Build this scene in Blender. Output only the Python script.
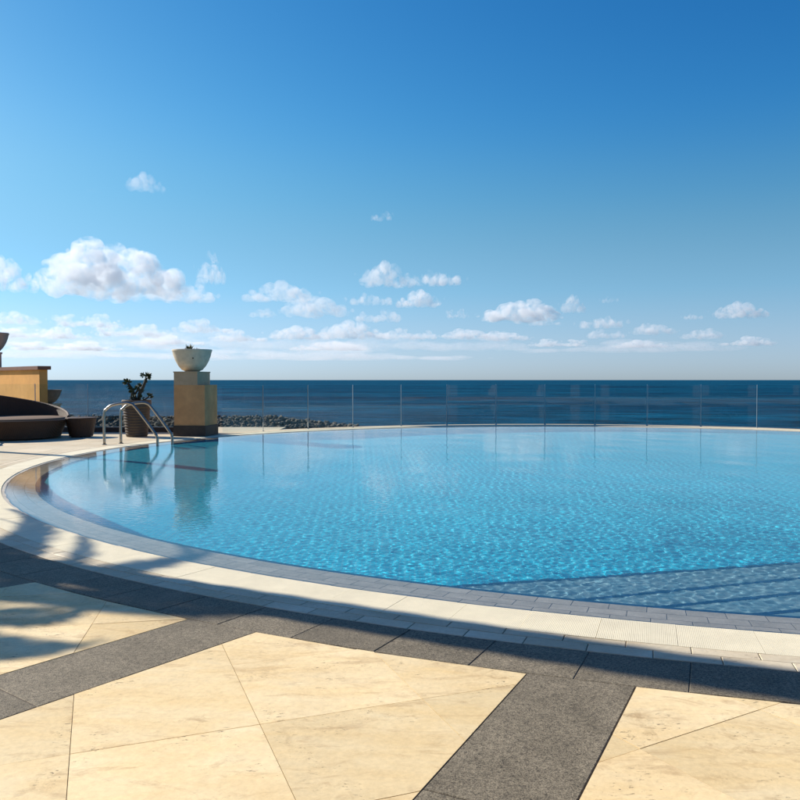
import bpy, bmesh, math, random
from mathutils import Vector, Matrix, noise as mnoise
from math import sin, cos, pi, radians, sqrt, hypot, atan2

random.seed(7)
for o in list(bpy.data.objects):
    bpy.data.objects.remove(o)
S = bpy.context.scene
COL = S.collection

# ------------------------------------------------------------------ camera, sky, sun, exposure
F = 790.0            # focal length in photo pixels (800 px wide frame)
EYE = 1.4
PITCH = math.atan(20 / F)          # the horizon stands 20 px above the middle
cd = bpy.data.cameras.new('camera')
cd.sensor_width = 36.0
cd.lens = 36.0 * F / 800.0
cd.clip_start = 0.05
cd.clip_end = 200000
cam = bpy.data.objects.new('camera', cd)
COL.objects.link(cam)
cam.location = (0, 0, EYE)
cam.rotation_euler = (pi / 2 - PITCH, 0, 0)
S.camera = cam

SUN_AZ = Vector((-0.894, 0.447))   # plan direction towards the sun
SUN_EL = radians(33)
SKY_GRADE = ((3.7, 2.5), (1.40, 1.45), (1.03, 0.98))
HAZE_TINTS = ((0.0, (0.68, 0.83, 0.93)), (0.045, (0.57, 0.84, 1.08)), (0.11, (0.41, 0.87, 1.28)), (0.22, (0.31, 0.85, 1.38)))
HAZE_TOP = 0.34
world = bpy.data.worlds.new('World')
S.world = world
world.use_nodes = True
wn = world.node_tree
wn.nodes.clear()
sky = wn.nodes.new('ShaderNodeTexSky')
sky.sky_type = 'NISHITA'
sky.sun_disc = False
sky.sun_elevation = SUN_EL
sky.sun_rotation = atan2(SUN_AZ.x, SUN_AZ.y)
sky.altitude = 0
sky.air_density = 1.0
sky.dust_density = 0.35
sky.ozone_density = 3.0
# the air over the sea: the sky's own colour, deepened as in a clear polarised sky,
# and a pale sea haze that takes over in the lowest degrees all round the horizon
def wnode(k, **kw):
    nd = wn.nodes.new(k)
    for a_, v_ in kw.items(): setattr(nd, a_, v_)
    return nd
def wmath(op, a_, b_):
    m = wnode('ShaderNodeMath', operation=op)
    for i_, v_ in ((0, a_), (1, b_)):
        if isinstance(v_, (int, float)): m.inputs[i_].default_value = v_
        else: wn.links.new(v_, m.inputs[i_])
    return m.outputs[0]
sep = wnode('ShaderNodeSeparateColor'); wn.links.new(sky.outputs[0], sep.inputs[0])
cmb = wnode('ShaderNodeCombineColor')
for ch, (gain, gam) in enumerate(SKY_GRADE):
    wn.links.new(wmath('MULTIPLY', wmath('POWER', wmath('MULTIPLY', sep.outputs[ch], 0.1), gam), gain * 10), cmb.inputs[ch])
bw_ = wnode('ShaderNodeRGBToBW'); wn.links.new(sky.outputs[0], bw_.inputs[0])
hz = wnode('ShaderNodeMix', data_type='RGBA', blend_type='MULTIPLY')
hz.inputs[0].default_value = 1.0
tcw = wnode('ShaderNodeTexCoord'); sx = wnode('ShaderNodeSeparateXYZ'); wn.links.new(tcw.outputs['Generated'], sx.inputs[0])
hr_ = wnode('ShaderNodeValToRGB')
while len(hr_.color_ramp.elements) < len(HAZE_TINTS): hr_.color_ramp.elements.new(0.5)
for el_, (p_, c_) in zip(hr_.color_ramp.elements, HAZE_TINTS):
    el_.position = p_; el_.color = (c_[0] * 0.5, c_[1] * 0.5, c_[2] * 0.5, 1)
wn.links.new(sx.outputs[2], hr_.inputs[0])
wn.links.new(wmath('MULTIPLY', bw_.outputs[0], 2.0), hz.inputs[6]); wn.links.new(hr_.outputs[0], hz.inputs[7])
mr = wnode('ShaderNodeMapRange', interpolation_type='SMOOTHERSTEP')
mr.inputs['From Min'].default_value = 0.10; mr.inputs['From Max'].default_value = HAZE_TOP
mr.inputs['To Min'].default_value = 1.0; mr.inputs['To Max'].default_value = 0.0
wn.links.new(sx.outputs[2], mr.inputs['Value'])
mx = wnode('ShaderNodeMix', data_type='RGBA')
wn.links.new(mr.outputs[0], mx.inputs[0]); wn.links.new(cmb.outputs[0], mx.inputs[6]); wn.links.new(hz.outputs[2], mx.inputs[7])
bg = wn.nodes.new('ShaderNodeBackground')
bg.inputs['Strength'].default_value = 0.091
wo = wn.nodes.new('ShaderNodeOutputWorld')
wn.links.new(mx.outputs[2], bg.inputs['Color'])
wn.links.new(bg.outputs[0], wo.inputs['Surface'])

sl = bpy.data.lights.new('sun', 'SUN')
sl.energy = 5.0
sl.angle = radians(0.53)
sl.color = (1.0, 0.93, 0.82)
sl.cycles.is_caustics_light = True
sun = bpy.data.objects.new('sun', sl)
COL.objects.link(sun)
sd = Vector((SUN_AZ.x * cos(SUN_EL), SUN_AZ.y * cos(SUN_EL), sin(SUN_EL)))
sun.rotation_euler = sd.to_track_quat('Z', 'Y').to_euler()
sun.location = sd * 40

S.view_settings.view_transform = 'Standard'
S.view_settings.look = 'None'
S.view_settings.exposure = 0.45
S.view_settings.gamma = 1.0
S.cycles.volume_bounces = 20
S.cycles.volume_step_rate = 0.12
S.cycles.volume_max_steps = 256
S.cycles.caustics_reflective = False
S.cycles.caustics_refractive = True
S.cycles.sample_clamp_indirect = 6.0

# ------------------------------------------------------------------ pixel helpers (photo pixels -> a plane at height z)
def ray(x, y):
    dx = (x - 400) / F
    dy = -(y - 400) / F
    return Vector((dx, cos(PITCH) + dy * sin(PITCH), -sin(PITCH) + dy * cos(PITCH)))

def at(x, y, z=0.0):
    r = ray(x, y)
    t = (z - EYE) / r.z
    return Vector((r.x * t, r.y * t, z))

def at_water(x, y, depth, level=-0.012):
    """where the refracted ray through a pixel meets a plane under the water"""
    p = at(x, y, level)
    r = ray(x, y).normalized()
    h = Vector((r.x, r.y, 0))
    st = h.length / 1.333
    k = depth * st / sqrt(1 - st * st)
    h.normalize()
    return Vector((p.x + h.x * k, p.y + h.y * k, level - depth))

# ------------------------------------------------------------------ building helpers
def tag(o, label=None, cat=None, group=None, kind=None):
    if label: o['label'] = label
    if cat: o['category'] = cat
    if group: o['group'] = group
    if kind: o['kind'] = kind
    return o

def empty(name, loc=(0, 0, 0), rz=0.0):
    o = bpy.data.objects.new(name, None)
    o.empty_display_size = 0.2
    o.location = loc
    o.rotation_euler = (0, 0, rz)
    COL.objects.link(o)
    return o

class MB:
    def __init__(s):
        s.v = []; s.f = []
    def add(s, vs, fs):
        b = len(s.v)
        s.v += [tuple(p) for p in vs]
        s.f += [tuple(b + i for i in f) for f in fs]
        return s
    def box(s, lo, hi):
        (x0, y0, z0), (x1, y1, z1) = lo, hi
        return s.add([(x0,y0,z0),(x1,y0,z0),(x1,y1,z0),(x0,y1,z0),(x0,y0,z1),(x1,y0,z1),(x1,y1,z1),(x0,y1,z1)],
                     [(3,2,1,0),(4,5,6,7),(0,1,5,4),(1,2,6,5),(2,3,7,6),(3,0,4,7)])
    def prism(s, pts, z0, z1, bev=0.0):
        """convex outline (counter-clockwise) with optional chamfered top; z1 may be a list"""
        n = len(pts)
        zt = z1 if isinstance(z1, (list, tuple)) else [z1] * n
        vs = [(p[0], p[1], z0) for p in pts]
        fs = [tuple(range(n - 1, -1, -1))]
        if bev > 0:
            cx = sum(p[0] for p in pts) / n; cy = sum(p[1] for p in pts) / n
            vs += [(p[0], p[1], zt[i] - bev) for i, p in enumerate(pts)]
            ins = inset(pts, bev)
            vs += [(p[0], p[1], zt[i]) for i, p in enumerate(ins)]
            for a, b in ((0, n), (n, 2 * n)):
                fs += [(a + i, a + (i + 1) % n, b + (i + 1) % n, b + i) for i in range(n)]
            fs.append(tuple(range(2 * n, 3 * n)))
        else:
            vs += [(p[0], p[1], zt[i]) for i, p in enumerate(pts)]
            fs += [(i, (i + 1) % n, n + (i + 1) % n, n + i) for i in range(n)]
            fs.append(tuple(range(n, 2 * n)))
        return s.add(vs, fs)
    def tube(s, pts, r, n=10, caps=True):
        pts = [Vector(p) for p in pts]
        rs = r if isinstance(r, (list, tuple)) else [r] * len(pts)
        t0 = (pts[1] - pts[0]).normalized()
        up = Vector((0, 0, 1)) if abs(t0.z) < 0.9 else Vector((1, 0, 0))
        u = t0.cross(up).normalized()
        vs = []; fs = []
        for i, p in enumerate(pts):
            t = (pts[min(i + 1, len(pts) - 1)] - pts[max(i - 1, 0)]).normalized()
            u = (u - t * u.dot(t)).normalized()
            w = t.cross(u)
            for k in range(n):
                a = 2 * pi * k / n
                vs.append(p + (u * cos(a) + w * sin(a)) * rs[i])
        for i in range(len(pts) - 1):
            for k in range(n):
                fs.append((i * n + k, i * n + (k + 1) % n, (i + 1) * n + (k + 1) % n, (i + 1) * n + k))
        if caps:
            fs.append(tuple(range(n - 1, -1, -1)))
            fs.append(tuple((len(pts) - 1) * n + k for k in range(n)))
        return s.add(vs, fs)
    def lathe(s, prof, n=40, c=(0, 0, 0), sq=1.0):
        """profile of (radius, z); sq > 1 squares the plan"""
        vs = []; fs = []
        for r, z in prof:
            for k in range(n):
                a = 2 * pi * k / n
                vs.append((c[0] + r * cos(a), c[1] + r * sin(a), c[2] + z))
        m = len(prof)
        for i in range(m - 1):
            for k in range(n):
                fs.append((i * n + k, i * n + (k + 1) % n, (i + 1) * n + (k + 1) % n, (i + 1) * n + k))
        if prof[0][0] > 1e-6: fs.append(tuple(range(n - 1, -1, -1)))
        if prof[-1][0] > 1e-6: fs.append(tuple((m - 1) * n + k for k in range(n)))
        return s.add(vs, fs)
    def mesh(s, name, mat, smooth=False):
        me = bpy.data.meshes.new(name)
        me.from_pydata(s.v, [], s.f)
        if mat: me.materials.append(mat)
        if smooth:
            me.polygons.foreach_set('use_smooth', [True] * len(me.polygons))
        me.update()
        return me
    def build(s, name, mat, parent=None, smooth=False, loc=None, autosmooth=None):
        me = s.mesh(name, mat, smooth)
        if autosmooth:
            me.set_sharp_from_angle(angle=radians(autosmooth))
        o = bpy.data.objects.new(name, me)
        COL.objects.link(o)
        if parent: o.parent = parent
        if loc: o.location = loc
        return o

def link(me, name, parent=None):
    o = bpy.data.objects.new(name, me)
    COL.objects.link(o)
    if parent: o.parent = parent
    return o

def inset(pts, d):
    n = len(pts); out = []
    for i in range(n):
        p0 = Vector(pts[i - 1][:2]); p1 = Vector(pts[i][:2]); p2 = Vector(pts[(i + 1) % n][:2])
        a = (p1 - p0); b = (p2 - p1)
        if a.length < 1e-6 or b.length < 1e-6:
            out.append(p1); continue
        a.normalize(); b.normalize()
        na = Vector((-a.y, a.x)); nb = Vector((-b.y, b.x))
        m = na + nb
        if m.length < 1e-4: out.append(p1); continue
        m.normalize()
        out.append(p1 + m * min(d / max(m.dot(na), 0.3), 3 * d))
    return out

def clip(poly, p, n):
    """keep the side of the line through p where (q - p).n >= 0"""
    out = []
    for i in range(len(poly)):
        a = poly[i]; b = poly[(i + 1) % len(poly)]
        da = (a[0] - p[0]) * n[0] + (a[1] - p[1]) * n[1]
        db = (b[0] - p[0]) * n[0] + (b[1] - p[1]) * n[1]
        if da >= 0: out.append(a)
        if (da >= 0) != (db >= 0):
            t = da / (da - db)
            out.append((a[0] + (b[0] - a[0]) * t, a[1] + (b[1] - a[1]) * t))
    return out

def area(poly):
    return 0.5 * sum(poly[i][0] * poly[(i + 1) % len(poly)][1] - poly[(i + 1) % len(poly)][0] * poly[i][1] for i in range(len(poly)))

def clean(poly, eps=0.004):
    out = []
    for p in poly:
        if not out or hypot(p[0] - out[-1][0], p[1] - out[-1][1]) > eps: out.append(p)
    while len(out) > 2 and hypot(out[0][0] - out[-1][0], out[0][1] - out[-1][1]) <= eps: out.pop()
    return out

def copy_tree(o, parent=None):
    c = o.copy(); COL.objects.link(c); c.parent = parent
    for ch in o.children: copy_tree(ch, c)
    return c

# ------------------------------------------------------------------ materials
class NT:
    def __init__(s, name):
        s.m = bpy.data.materials.new(name); s.m.use_nodes = True
        s.t = s.m.node_tree; s.t.nodes.clear()
        s.out = s.n('ShaderNodeOutputMaterial')
    def n(s, k, **kw):
        nd = s.t.nodes.new(k)
        for a, v in kw.items(): setattr(nd, a, v)
        return nd
    def l(s, a, b): s.t.links.new(a, b)
    def bsdf(s, rough=0.6, spec=0.4, metal=0.0, color=None):
        b = s.n('ShaderNodeBsdfPrincipled')
        b.inputs['Roughness'].default_value = rough
        b.inputs['Specular IOR Level'].default_value = spec
        b.inputs['Metallic'].default_value = metal
        if color: b.inputs['Base Color'].default_value = (*color, 1)
        s.l(b.outputs[0], s.out.inputs['Surface'])
        s.b = b
        return b
    def obj(s, kind='Object', scale=None):
        tc = s.n('ShaderNodeTexCoord')
        return tc.outputs[kind]
    def pos(s):
        return s.n('ShaderNodeNewGeometry').outputs['Position']
    def noise(s, vec, scale, detail=4, rough=0.55, dist=0.0):
        t = s.n('ShaderNodeTexNoise')
        t.inputs['Scale'].default_value = scale; t.inputs['Detail'].default_value = detail
        t.inputs['Roughness'].default_value = rough; t.inputs['Distortion'].default_value = dist
        s.l(vec, t.inputs['Vector'])
        return t.outputs['Fac']
    def ramp(s, fac, stops):
        r = s.n('ShaderNodeValToRGB')
        e = r.color_ramp.elements
        while len(e) < len(stops): e.new(0.5)
        for i, (p, c) in enumerate(stops):
            e[i].position = p
            e[i].color = (*c, 1) if not isinstance(c, (int, float)) else (c, c, c, 1)
        s.l(fac, r.inputs[0])
        return r.outputs[0]
    def mix(s, fac, a, b, mode='MIX'):
        m = s.n('ShaderNodeMix', data_type='RGBA', blend_type=mode)
        for k, v in ((0, fac), (6, a), (7, b)):
            if isinstance(v, (int, float)): m.inputs[k].default_value = v
            elif isinstance(v, tuple): m.inputs[k].default_value = (*v, 1)
            else: s.l(v, m.inputs[k])
        return m.outputs[2]
    def math(s, op, a, b=None):
        m = s.n('ShaderNodeMath', operation=op)
        for k, v in ((0, a), (1, b)):
            if v is None: continue
            if isinstance(v, (int, float)): m.inputs[k].default_value = v
            else: s.l(v, m.inputs[k])
        return m.outputs[0]
    def bump(s, h, strength, dist, normal=None):
        b = s.n('ShaderNodeBump')
        b.inputs['Strength'].default_value = strength; b.inputs['Distance'].default_value = dist
        s.l(h, b.inputs['Height'])
        if normal: s.l(normal, b.inputs['Normal'])
        return b.outputs[0]

def piece_vec(t, amount=37.0):
    """world position shifted by a per-object random, so that alike pieces differ"""
    oi = t.n('ShaderNodeObjectInfo')
    va = t.n('ShaderNodeVectorMath', operation='SCALE'); va.inputs[0].default_value = (1, 0.7, 0.3)
    t.l(t.math('MULTIPLY', oi.outputs['Random'], amount), va.inputs['Scale'])
    ad = t.n('ShaderNodeVectorMath', operation='ADD')
    t.l(t.pos(), ad.inputs[0]); t.l(va.outputs[0], ad.inputs[1])
    return ad.outputs[0], oi.outputs['Random']

def mat_travertine(name, base, warm, stain=0.6):
    t = NT(name); t.bsdf(0.62, 0.35)
    v, rnd = piece_vec(t)
    mp = t.n('ShaderNodeMapping'); mp.inputs['Scale'].default_value = (1.0, 2.6, 1.0); mp.inputs['Rotation'].default_value = (0, 0, 0.5)
    t.l(v, mp.inputs['Vector'])
    big = t.noise(mp.outputs[0], 2.2, 5, 0.6, 0.6)
    c = t.mix(t.ramp(big, [(0.3, 0), (0.72, 1)]), base, warm)
    tone = t.ramp(rnd, [(0, (0.86, 0.85, 0.82)), (1, (1.05, 1.04, 1.04))])
    c = t.mix(1.0, c, tone, 'MULTIPLY')
    fine = t.noise(v, 38, 4, 0.7)
    c = t.mix(1.0, c, t.ramp(fine, [(0.25, 0.86), (0.75, 1.08)]), 'MULTIPLY')
    c = t.mix(t.math('MULTIPLY', t.math('MULTIPLY', t.ramp(t.noise(v, 11, 5, 0.75, 0.6), [(0.55, 0), (0.70, 1)]), t.ramp(t.noise(v, 1.7, 3, 0.6), [(0.46, 0), (0.62, 1)])), stain), c, (0.40, 0.27, 0.13))
    st = t.noise(mp.outputs[0], 3.1, 6, 0.72, 0.9)
    sm = t.ramp(st, [(0.53, 0), (0.74, 1)])
    c = t.mix(t.math('MULTIPLY', sm, stain), c, (0.36, 0.215, 0.095))
    cl = t.noise(t.pos(), 0.9, 4, 0.6, 0.3)
    c = t.mix(1.0, c, t.ramp(cl, [(0.32, (0.88, 0.84, 0.77)), (0.55, (1.03, 1.02, 1.0))]), 'MULTIPLY')
    # little pits filled with dirt, in clusters
    pm = t.math('MULTIPLY', t.ramp(t.noise(mp.outputs[0], 34, 3, 0.62, 0.6), [(0.60, 0), (0.67, 1)]), t.ramp(t.noise(v, 3.4, 4, 0.65), [(0.52, 0), (0.62, 1)]))
    c = t.mix(t.math('MULTIPLY', pm, 0.75), c, (0.12, 0.075, 0.04))
    t.l(c, t.b.inputs['Base Color'])
    hgt = t.math('SUBTRACT', t.math('MULTIPLY', fine, 0.5), pm)
    t.l(t.bump(hgt, 0.35, 0.004), t.b.inputs['Normal'])
    t.l(t.ramp(big, [(0.2, 0.5), (0.8, 0.75)]), t.b.inputs['Roughness'])
    return t.m

def mat_granite(name, dark, light, tone=(0.86, 1.1)):
    t = NT(name); t.bsdf(0.7, 0.3)
    v, rnd = piece_vec(t)
    f1 = t.noise(v, 170, 2, 0.7)
    f2 = t.noise(v, 60, 3, 0.65)
    c = t.mix(t.ramp(t.math('ADD', t.math('MULTIPLY', f1, 0.65), t.math('MULTIPLY', f2, 0.35)), [(0.36, 0), (0.64, 1)]), dark, light)
    blot = t.noise(v, 5.5, 5, 0.7)
    c = t.mix(1.0, c, t.ramp(blot, [(0.3, (0.72, 0.70, 0.66)), (0.7, (1.08, 1.06, 1.03))]), 'MULTIPLY')
    c = t.mix(1.0, c, t.ramp(rnd, [(0, tone[0]), (1, tone[1])]), 'MULTIPLY')
    t.l(c, t.b.inputs['Base Color'])
    t.l(t.bump(f1, 0.5, 0.003), t.b.inputs['Normal'])
    return t.m

def mat_plain(name, col, rough=0.6, spec=0.4, metal=0.0, var=0.15, scale=6.0, bump=0.0, bscale=80, var2=None):
    t = NT(name); t.bsdf(rough, spec, metal)
    v, rnd = piece_vec(t)
    n1 = t.noise(v, scale, 5, 0.65)
    c = t.mix(1.0, col, t.ramp(n1, [(0.25, 1 - var), (0.75, 1 + var * 0.6)]), 'MULTIPLY')
    if var2:
        c = t.mix(t.ramp(t.noise(v, scale * 0.6, 6, 0.7, 0.5), [(0.52, 0), (0.75, 1)]), c, var2)
    t.l(c, t.b.inputs['Base Color'])
    if bump:
        t.l(t.bump(t.noise(v, bscale, 4, 0.7), bump, 0.004), t.b.inputs['Normal'])
    return t.m

M_TRAV = mat_travertine('cream_travertine', (0.86, 0.70, 0.425), (0.80, 0.60, 0.31), 0.6)
M_CREAM = mat_travertine('cream_coping_stone', (0.72, 0.64, 0.48), (0.68, 0.57, 0.40), 0.25)
M_GRAN = mat_granite('grey_granite', (0.052, 0.042, 0.028), (0.36, 0.305, 0.215))
M_LIP = mat_granite('pale_grey_tile', (0.46, 0.425, 0.37), (0.62, 0.575, 0.50), (0.93, 1.05))
M_GRATE = mat_plain('cream_grate', (0.82, 0.73, 0.52), 0.55, 0.4, 0, 0.1, 5)
M_BED = mat_plain('dark_mortar', (0.11, 0.09, 0.07), 0.9, 0.2, 0, 0.3, 8, 0.4)
M_RENDER = mat_plain('ochre_render', (0.74, 0.39, 0.12), 0.85, 0.2, 0, 0.14, 3.0, 0.25, 120, (0.64, 0.33, 0.11))
M_TANREND = mat_plain('tan_render', (0.66, 0.37, 0.17), 0.85, 0.2, 0, 0.22, 3.2, 0.3, 150, (0.58, 0.32, 0.15))
M_PLINTH = mat_plain('dark_plinth_stone', (0.055, 0.045, 0.038), 0.6, 0.4, 0, 0.3, 9, 0.3)
M_CAP = mat_plain('grey_cap_stone', (0.52, 0.39, 0.25), 0.75, 0.3, 0, 0.16, 6, 0.3)
M_COPING = mat_plain('brown_wall_coping', (0.20, 0.105, 0.075), 0.75, 0.3, 0, 0.2, 6, 0.3)
M_BOWL = mat_plain('pale_cast_stone', (0.70, 0.62, 0.48), 0.8, 0.25, 0, 0.2, 7, 0.5, 70, (0.60, 0.52, 0.40))
M_PINK = mat_plain('pink_render', (0.58, 0.36, 0.28), 0.85, 0.2, 0, 0.12, 4, 0.3)
M_SOIL = mat_plain('dark_soil', (0.05, 0.035, 0.025), 0.95, 0.1, 0, 0.4, 20, 0.8, 60)
M_STEEL = mat_plain('polished_steel', (0.34, 0.325, 0.30), 0.32, 0.5, 1.0, 0.08, 10)
M_BARK = mat_plain('plant_bark', (0.16, 0.12, 0.085), 0.85, 0.2, 0, 0.35, 25, 0.8, 60)
M_ROCK = mat_plain('breakwater_rock', (0.15, 0.13, 0.10), 0.9, 0.2, 0, 0.45, 1.2, 0.9, 5, (0.11, 0.095, 0.075))

def mat_leaf(name, a, b):
    t = NT(name)
    p = t.n('ShaderNodeBsdfPrincipled'); p.inputs['Roughness'].default_value = 0.45
    v, rnd = piece_vec(t)
    c = t.mix(t.noise(v, 9, 3), a, b)
    t.l(c, p.inputs['Base Color'])
    tr = t.n('ShaderNodeBsdfTranslucent'); t.l(c, tr.inputs['Color'])
    ms = t.n('ShaderNodeMixShader'); ms.inputs[0].default_value = 0.25
    t.l(p.outputs[0], ms.inputs[1]); t.l(tr.outputs[0], ms.inputs[2]); t.l(ms.outputs[0], t.out.inputs['Surface'])
    return t.m
M_LEAF = mat_leaf('succulent_leaf', (0.03, 0.055, 0.02), (0.075, 0.10, 0.03))
M_PALM = mat_leaf('palm_leaf', (0.05, 0.085, 0.03), (0.09, 0.12, 0.04))

def mat_wicker():
    t = NT('brown_wicker'); t.bsdf(0.55, 0.4)
    tc = t.obj('Object')
    w1 = t.n('ShaderNodeTexWave', wave_type='BANDS', bands_direction='Z'); w1.inputs['Scale'].default_value = 18
    w1.inputs['Distortion'].default_value = 1.2; w1.inputs['Detail Scale'].default_value = 6
    t.l(tc, w1.inputs['Vector'])
    w2 = t.n('ShaderNodeTexWave', wave_type='BANDS', bands_direction='X'); w2.inputs['Scale'].default_value = 14
    t.l(tc, w2.inputs['Vector'])
    h = t.math('MULTIPLY', w1.outputs['Fac'], t.math('ADD', t.math('MULTIPLY', w2.outputs['Fac'], 0.6), 0.4))
    c = t.mix(h, (0.04, 0.022, 0.014), (0.17, 0.098, 0.058))
    t.l(c, t.b.inputs['Base Color'])
    t.l(t.bump(h, 0.7, 0.012), t.b.inputs['Normal'])
    return t.m
M_WICK = mat_wicker()
M_CUSH = mat_plain('brown_cushion_cloth', (0.20, 0.14, 0.10), 0.9, 0.2, 0, 0.08, 8, 0.3, 200)
M_WOOD = mat_plain('pale_bent_wood', (0.36, 0.25, 0.15), 0.6, 0.4, 0, 0.25, 12)
M_POT = mat_plain('brown_ribbed_pot', (0.085, 0.062, 0.045), 0.65, 0.4, 0, 0.3, 7, 0.4, 90)

def mat_mosaic(name, cols, scale=22.0, rough=0.25, grout=(0.45, 0.55, 0.6)):
    t = NT(name); t.bsdf(rough, 0.5)
    p = t.pos()
    sn = t.n('ShaderNodeVectorMath', operation='SCALE'); sn.inputs['Scale'].default_value = scale
    t.l(p, sn.inputs[0])
    fl = t.n('ShaderNodeVectorMath', operation='FLOOR'); t.l(sn.outputs[0], fl.inputs[0])
    wn_ = t.n('ShaderNodeTexWhiteNoise', noise_dimensions='3D'); t.l(fl.outputs[0], wn_.inputs['Vector'])
    c = t.ramp(wn_.outputs['Value'], [(0.0, cols[0]), (0.5, cols[1]), (1.0, cols[2])])
    fr = t.n('ShaderNodeVectorMath', operation='FRACTION'); t.l(sn.outputs[0], fr.inputs[0])
    sp = t.n('ShaderNodeSeparateXYZ'); t.l(fr.outputs[0], sp.inputs[0])
    g = t.math('MINIMUM', t.math('MINIMUM', sp.outputs[0], t.math('SUBTRACT', 1.0, sp.outputs[0])),
               t.math('MINIMUM', sp.outputs[1], t.math('SUBTRACT', 1.0, sp.outputs[1])))
    gm = t.ramp(g, [(0.03, 1), (0.06, 0)])
    c = t.mix(t.math('MULTIPLY', gm, 0.5), c, grout)
    c = t.mix(1.0, c, t.ramp(t.noise(p, 0.7, 4), [(0.3, 0.9), (0.7, 1.06)]), 'MULTIPLY')
    t.l(c, t.b.inputs['Base Color'])
    return t.m
M_MOS = mat_mosaic('blue_pool_mosaic', ((0.012, 0.48, 0.68), (0.02, 0.57, 0.79), (0.05, 0.66, 0.86)))
M_NOSE = mat_mosaic('dark_blue_mosaic', ((0.005, 0.03, 0.09), (0.01, 0.05, 0.13), (0.02, 0.07, 0.17)), grout=(0.03, 0.09, 0.18))
M_TREAD = mat_mosaic('grey_blue_step_mosaic', ((0.10, 0.22, 0.29), (0.16, 0.30, 0.36), (0.24, 0.38, 0.42)), grout=(0.22, 0.34, 0.40))

def mat_water():
    t = NT('pool_water')
    g = t.n('ShaderNodeBsdfPrincipled')
    g.inputs['Base Color'].default_value = (0.97, 0.997, 1, 1)
    g.inputs['Transmission Weight'].default_value = 1.0
    g.inputs['Roughness'].default_value = 0.0
    g.inputs['IOR'].default_value = 1.333
    p = t.pos()
    h = t.math('MULTIPLY', t.noise(p, 26.0, 2, 0.5, 0.2), 0.0005)
    b = t.n('ShaderNodeBump'); b.inputs['Strength'].default_value = 1.0; b.inputs['Distance'].default_value = 1.0
    t.l(h, b.inputs['Height'])
    t.l(b.outputs[0], g.inputs['Normal'])
    t.l(g.outputs[0], t.out.inputs['Surface'])
    return t.m
M_WATER = mat_water()

def mat_sea():
    t = NT('sea_water'); t.bsdf(0.5, 0.0, 0, (0.008, 0.07, 0.15))
    p = t.pos()
    mp = t.n('ShaderNodeMapping'); mp.inputs['Scale'].default_value = (0.35, 1.0, 1.0); t.l(p, mp.inputs['Vector'])
    n0 = t.noise(mp.outputs[0], 0.02, 3, 0.6)
    c = t.mix(t.ramp(n0, [(0.35, 0), (0.65, 1)]), (0.0, 0.036, 0.082), (0.0, 0.080, 0.15))
    n1 = t.noise(mp.outputs[0], 0.22, 8, 0.68)
    c = t.mix(1.0, c, t.ramp(n1, [(0.36, 0.45), (0.64, 1.6)]), 'MULTIPLY')
    t.l(c, t.b.inputs['Base Color'])
    nb = t.bump(n1, 1.0, 2.5)
    t.l(nb, t.b.inputs['Normal'])
    gl = t.n('ShaderNodeBsdfGlossy'); gl.inputs['Roughness'].default_value = 0.35
    t.l(nb, gl.inputs['Normal'])
    ms = t.n('ShaderNodeMixShader'); ms.inputs[0].default_value = 0.05
    t.l(t.b.outputs[0], ms.inputs[1]); t.l(gl.outputs[0], ms.inputs[2]); t.l(ms.outputs[0], t.out.inputs['Surface'])
    return t.m
M_SEA = mat_sea()

def mat_glass():
    t = NT('clear_balustrade_glass')
    tr = t.n('ShaderNodeBsdfTransparent'); tr.inputs['Color'].default_value = (0.93, 0.965, 0.97, 1)
    gl = t.n('ShaderNodeBsdfGlossy'); gl.inputs['Roughness'].default_value = 0.01
    fr = t.n('ShaderNodeFresnel'); fr.inputs['IOR'].default_value = 1.30
    ms = t.n('ShaderNodeMixShader')
    t.l(fr.outputs[0], ms.inputs[0]); t.l(tr.outputs[0], ms.inputs[1]); t.l(gl.outputs[0], ms.inputs[2])
    # pale smears painted in for reflections on the panes, thin and patchy
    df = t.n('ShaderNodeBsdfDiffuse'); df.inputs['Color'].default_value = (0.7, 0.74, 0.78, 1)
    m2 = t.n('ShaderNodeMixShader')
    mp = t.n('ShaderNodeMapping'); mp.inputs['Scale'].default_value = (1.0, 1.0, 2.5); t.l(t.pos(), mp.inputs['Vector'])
    refl_smear = t.ramp(t.noise(mp.outputs[0], 1.3, 6, 0.7, 0.5), [(0.50, 0.0), (0.80, 0.010)])
    t.l(refl_smear, m2.inputs[0]); t.l(ms.outputs[0], m2.inputs[1]); t.l(df.outputs[0], m2.inputs[2])
    t.l(m2.outputs[0], t.out.inputs['Surface'])
    return t.m
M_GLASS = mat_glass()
M_GEDGE = mat_plain('pale_glass_post', (0.42, 0.50, 0.54), 0.3, 0.5, 0.0, 0.08, 6)

# ------------------------------------------------------------------ the pool outline: a closed near-circular curve
PC = Vector((3.9, 14.3))
CO = [10.294, 0.57, -0.24, 0.247, -0.153, -0.019, -0.019]
def rad(th):
    return CO[0] + sum(CO[2*k-1] * cos(k*th) + CO[2*k] * sin(k*th) for k in (1, 2, 3))
def base_pt(th):
    r = rad(th)
    return Vector((PC.x + r * cos(th), PC.y + r * sin(th)))
NS = 7200
_raw = [base_pt(2 * pi * i / NS) for i in range(NS)]
_acc = [0.0]
for i in range(NS):
    _acc.append(_acc[-1] + (_raw[(i + 1) % NS] - _raw[i]).length)
PERI = _acc[-1]
import bisect
def curve(s, off=0.0):
    """point at arc length s (counter-clockwise) and its outward normal"""
    s %= PERI
    i = min(bisect.bisect_right(_acc, s) - 1, NS - 1)
    t = (s - _acc[i]) / (_acc[i + 1] - _acc[i])
    a = _raw[i]; b = _raw[(i + 1) % NS]
    p = a.lerp(b, t)
    p0 = _raw[i - 3]; p1 = _raw[(i + 4) % NS]
    d = (p1 - p0).normalized()
    n = Vector((d.y, -d.x))
    return p + n * off, n
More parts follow.
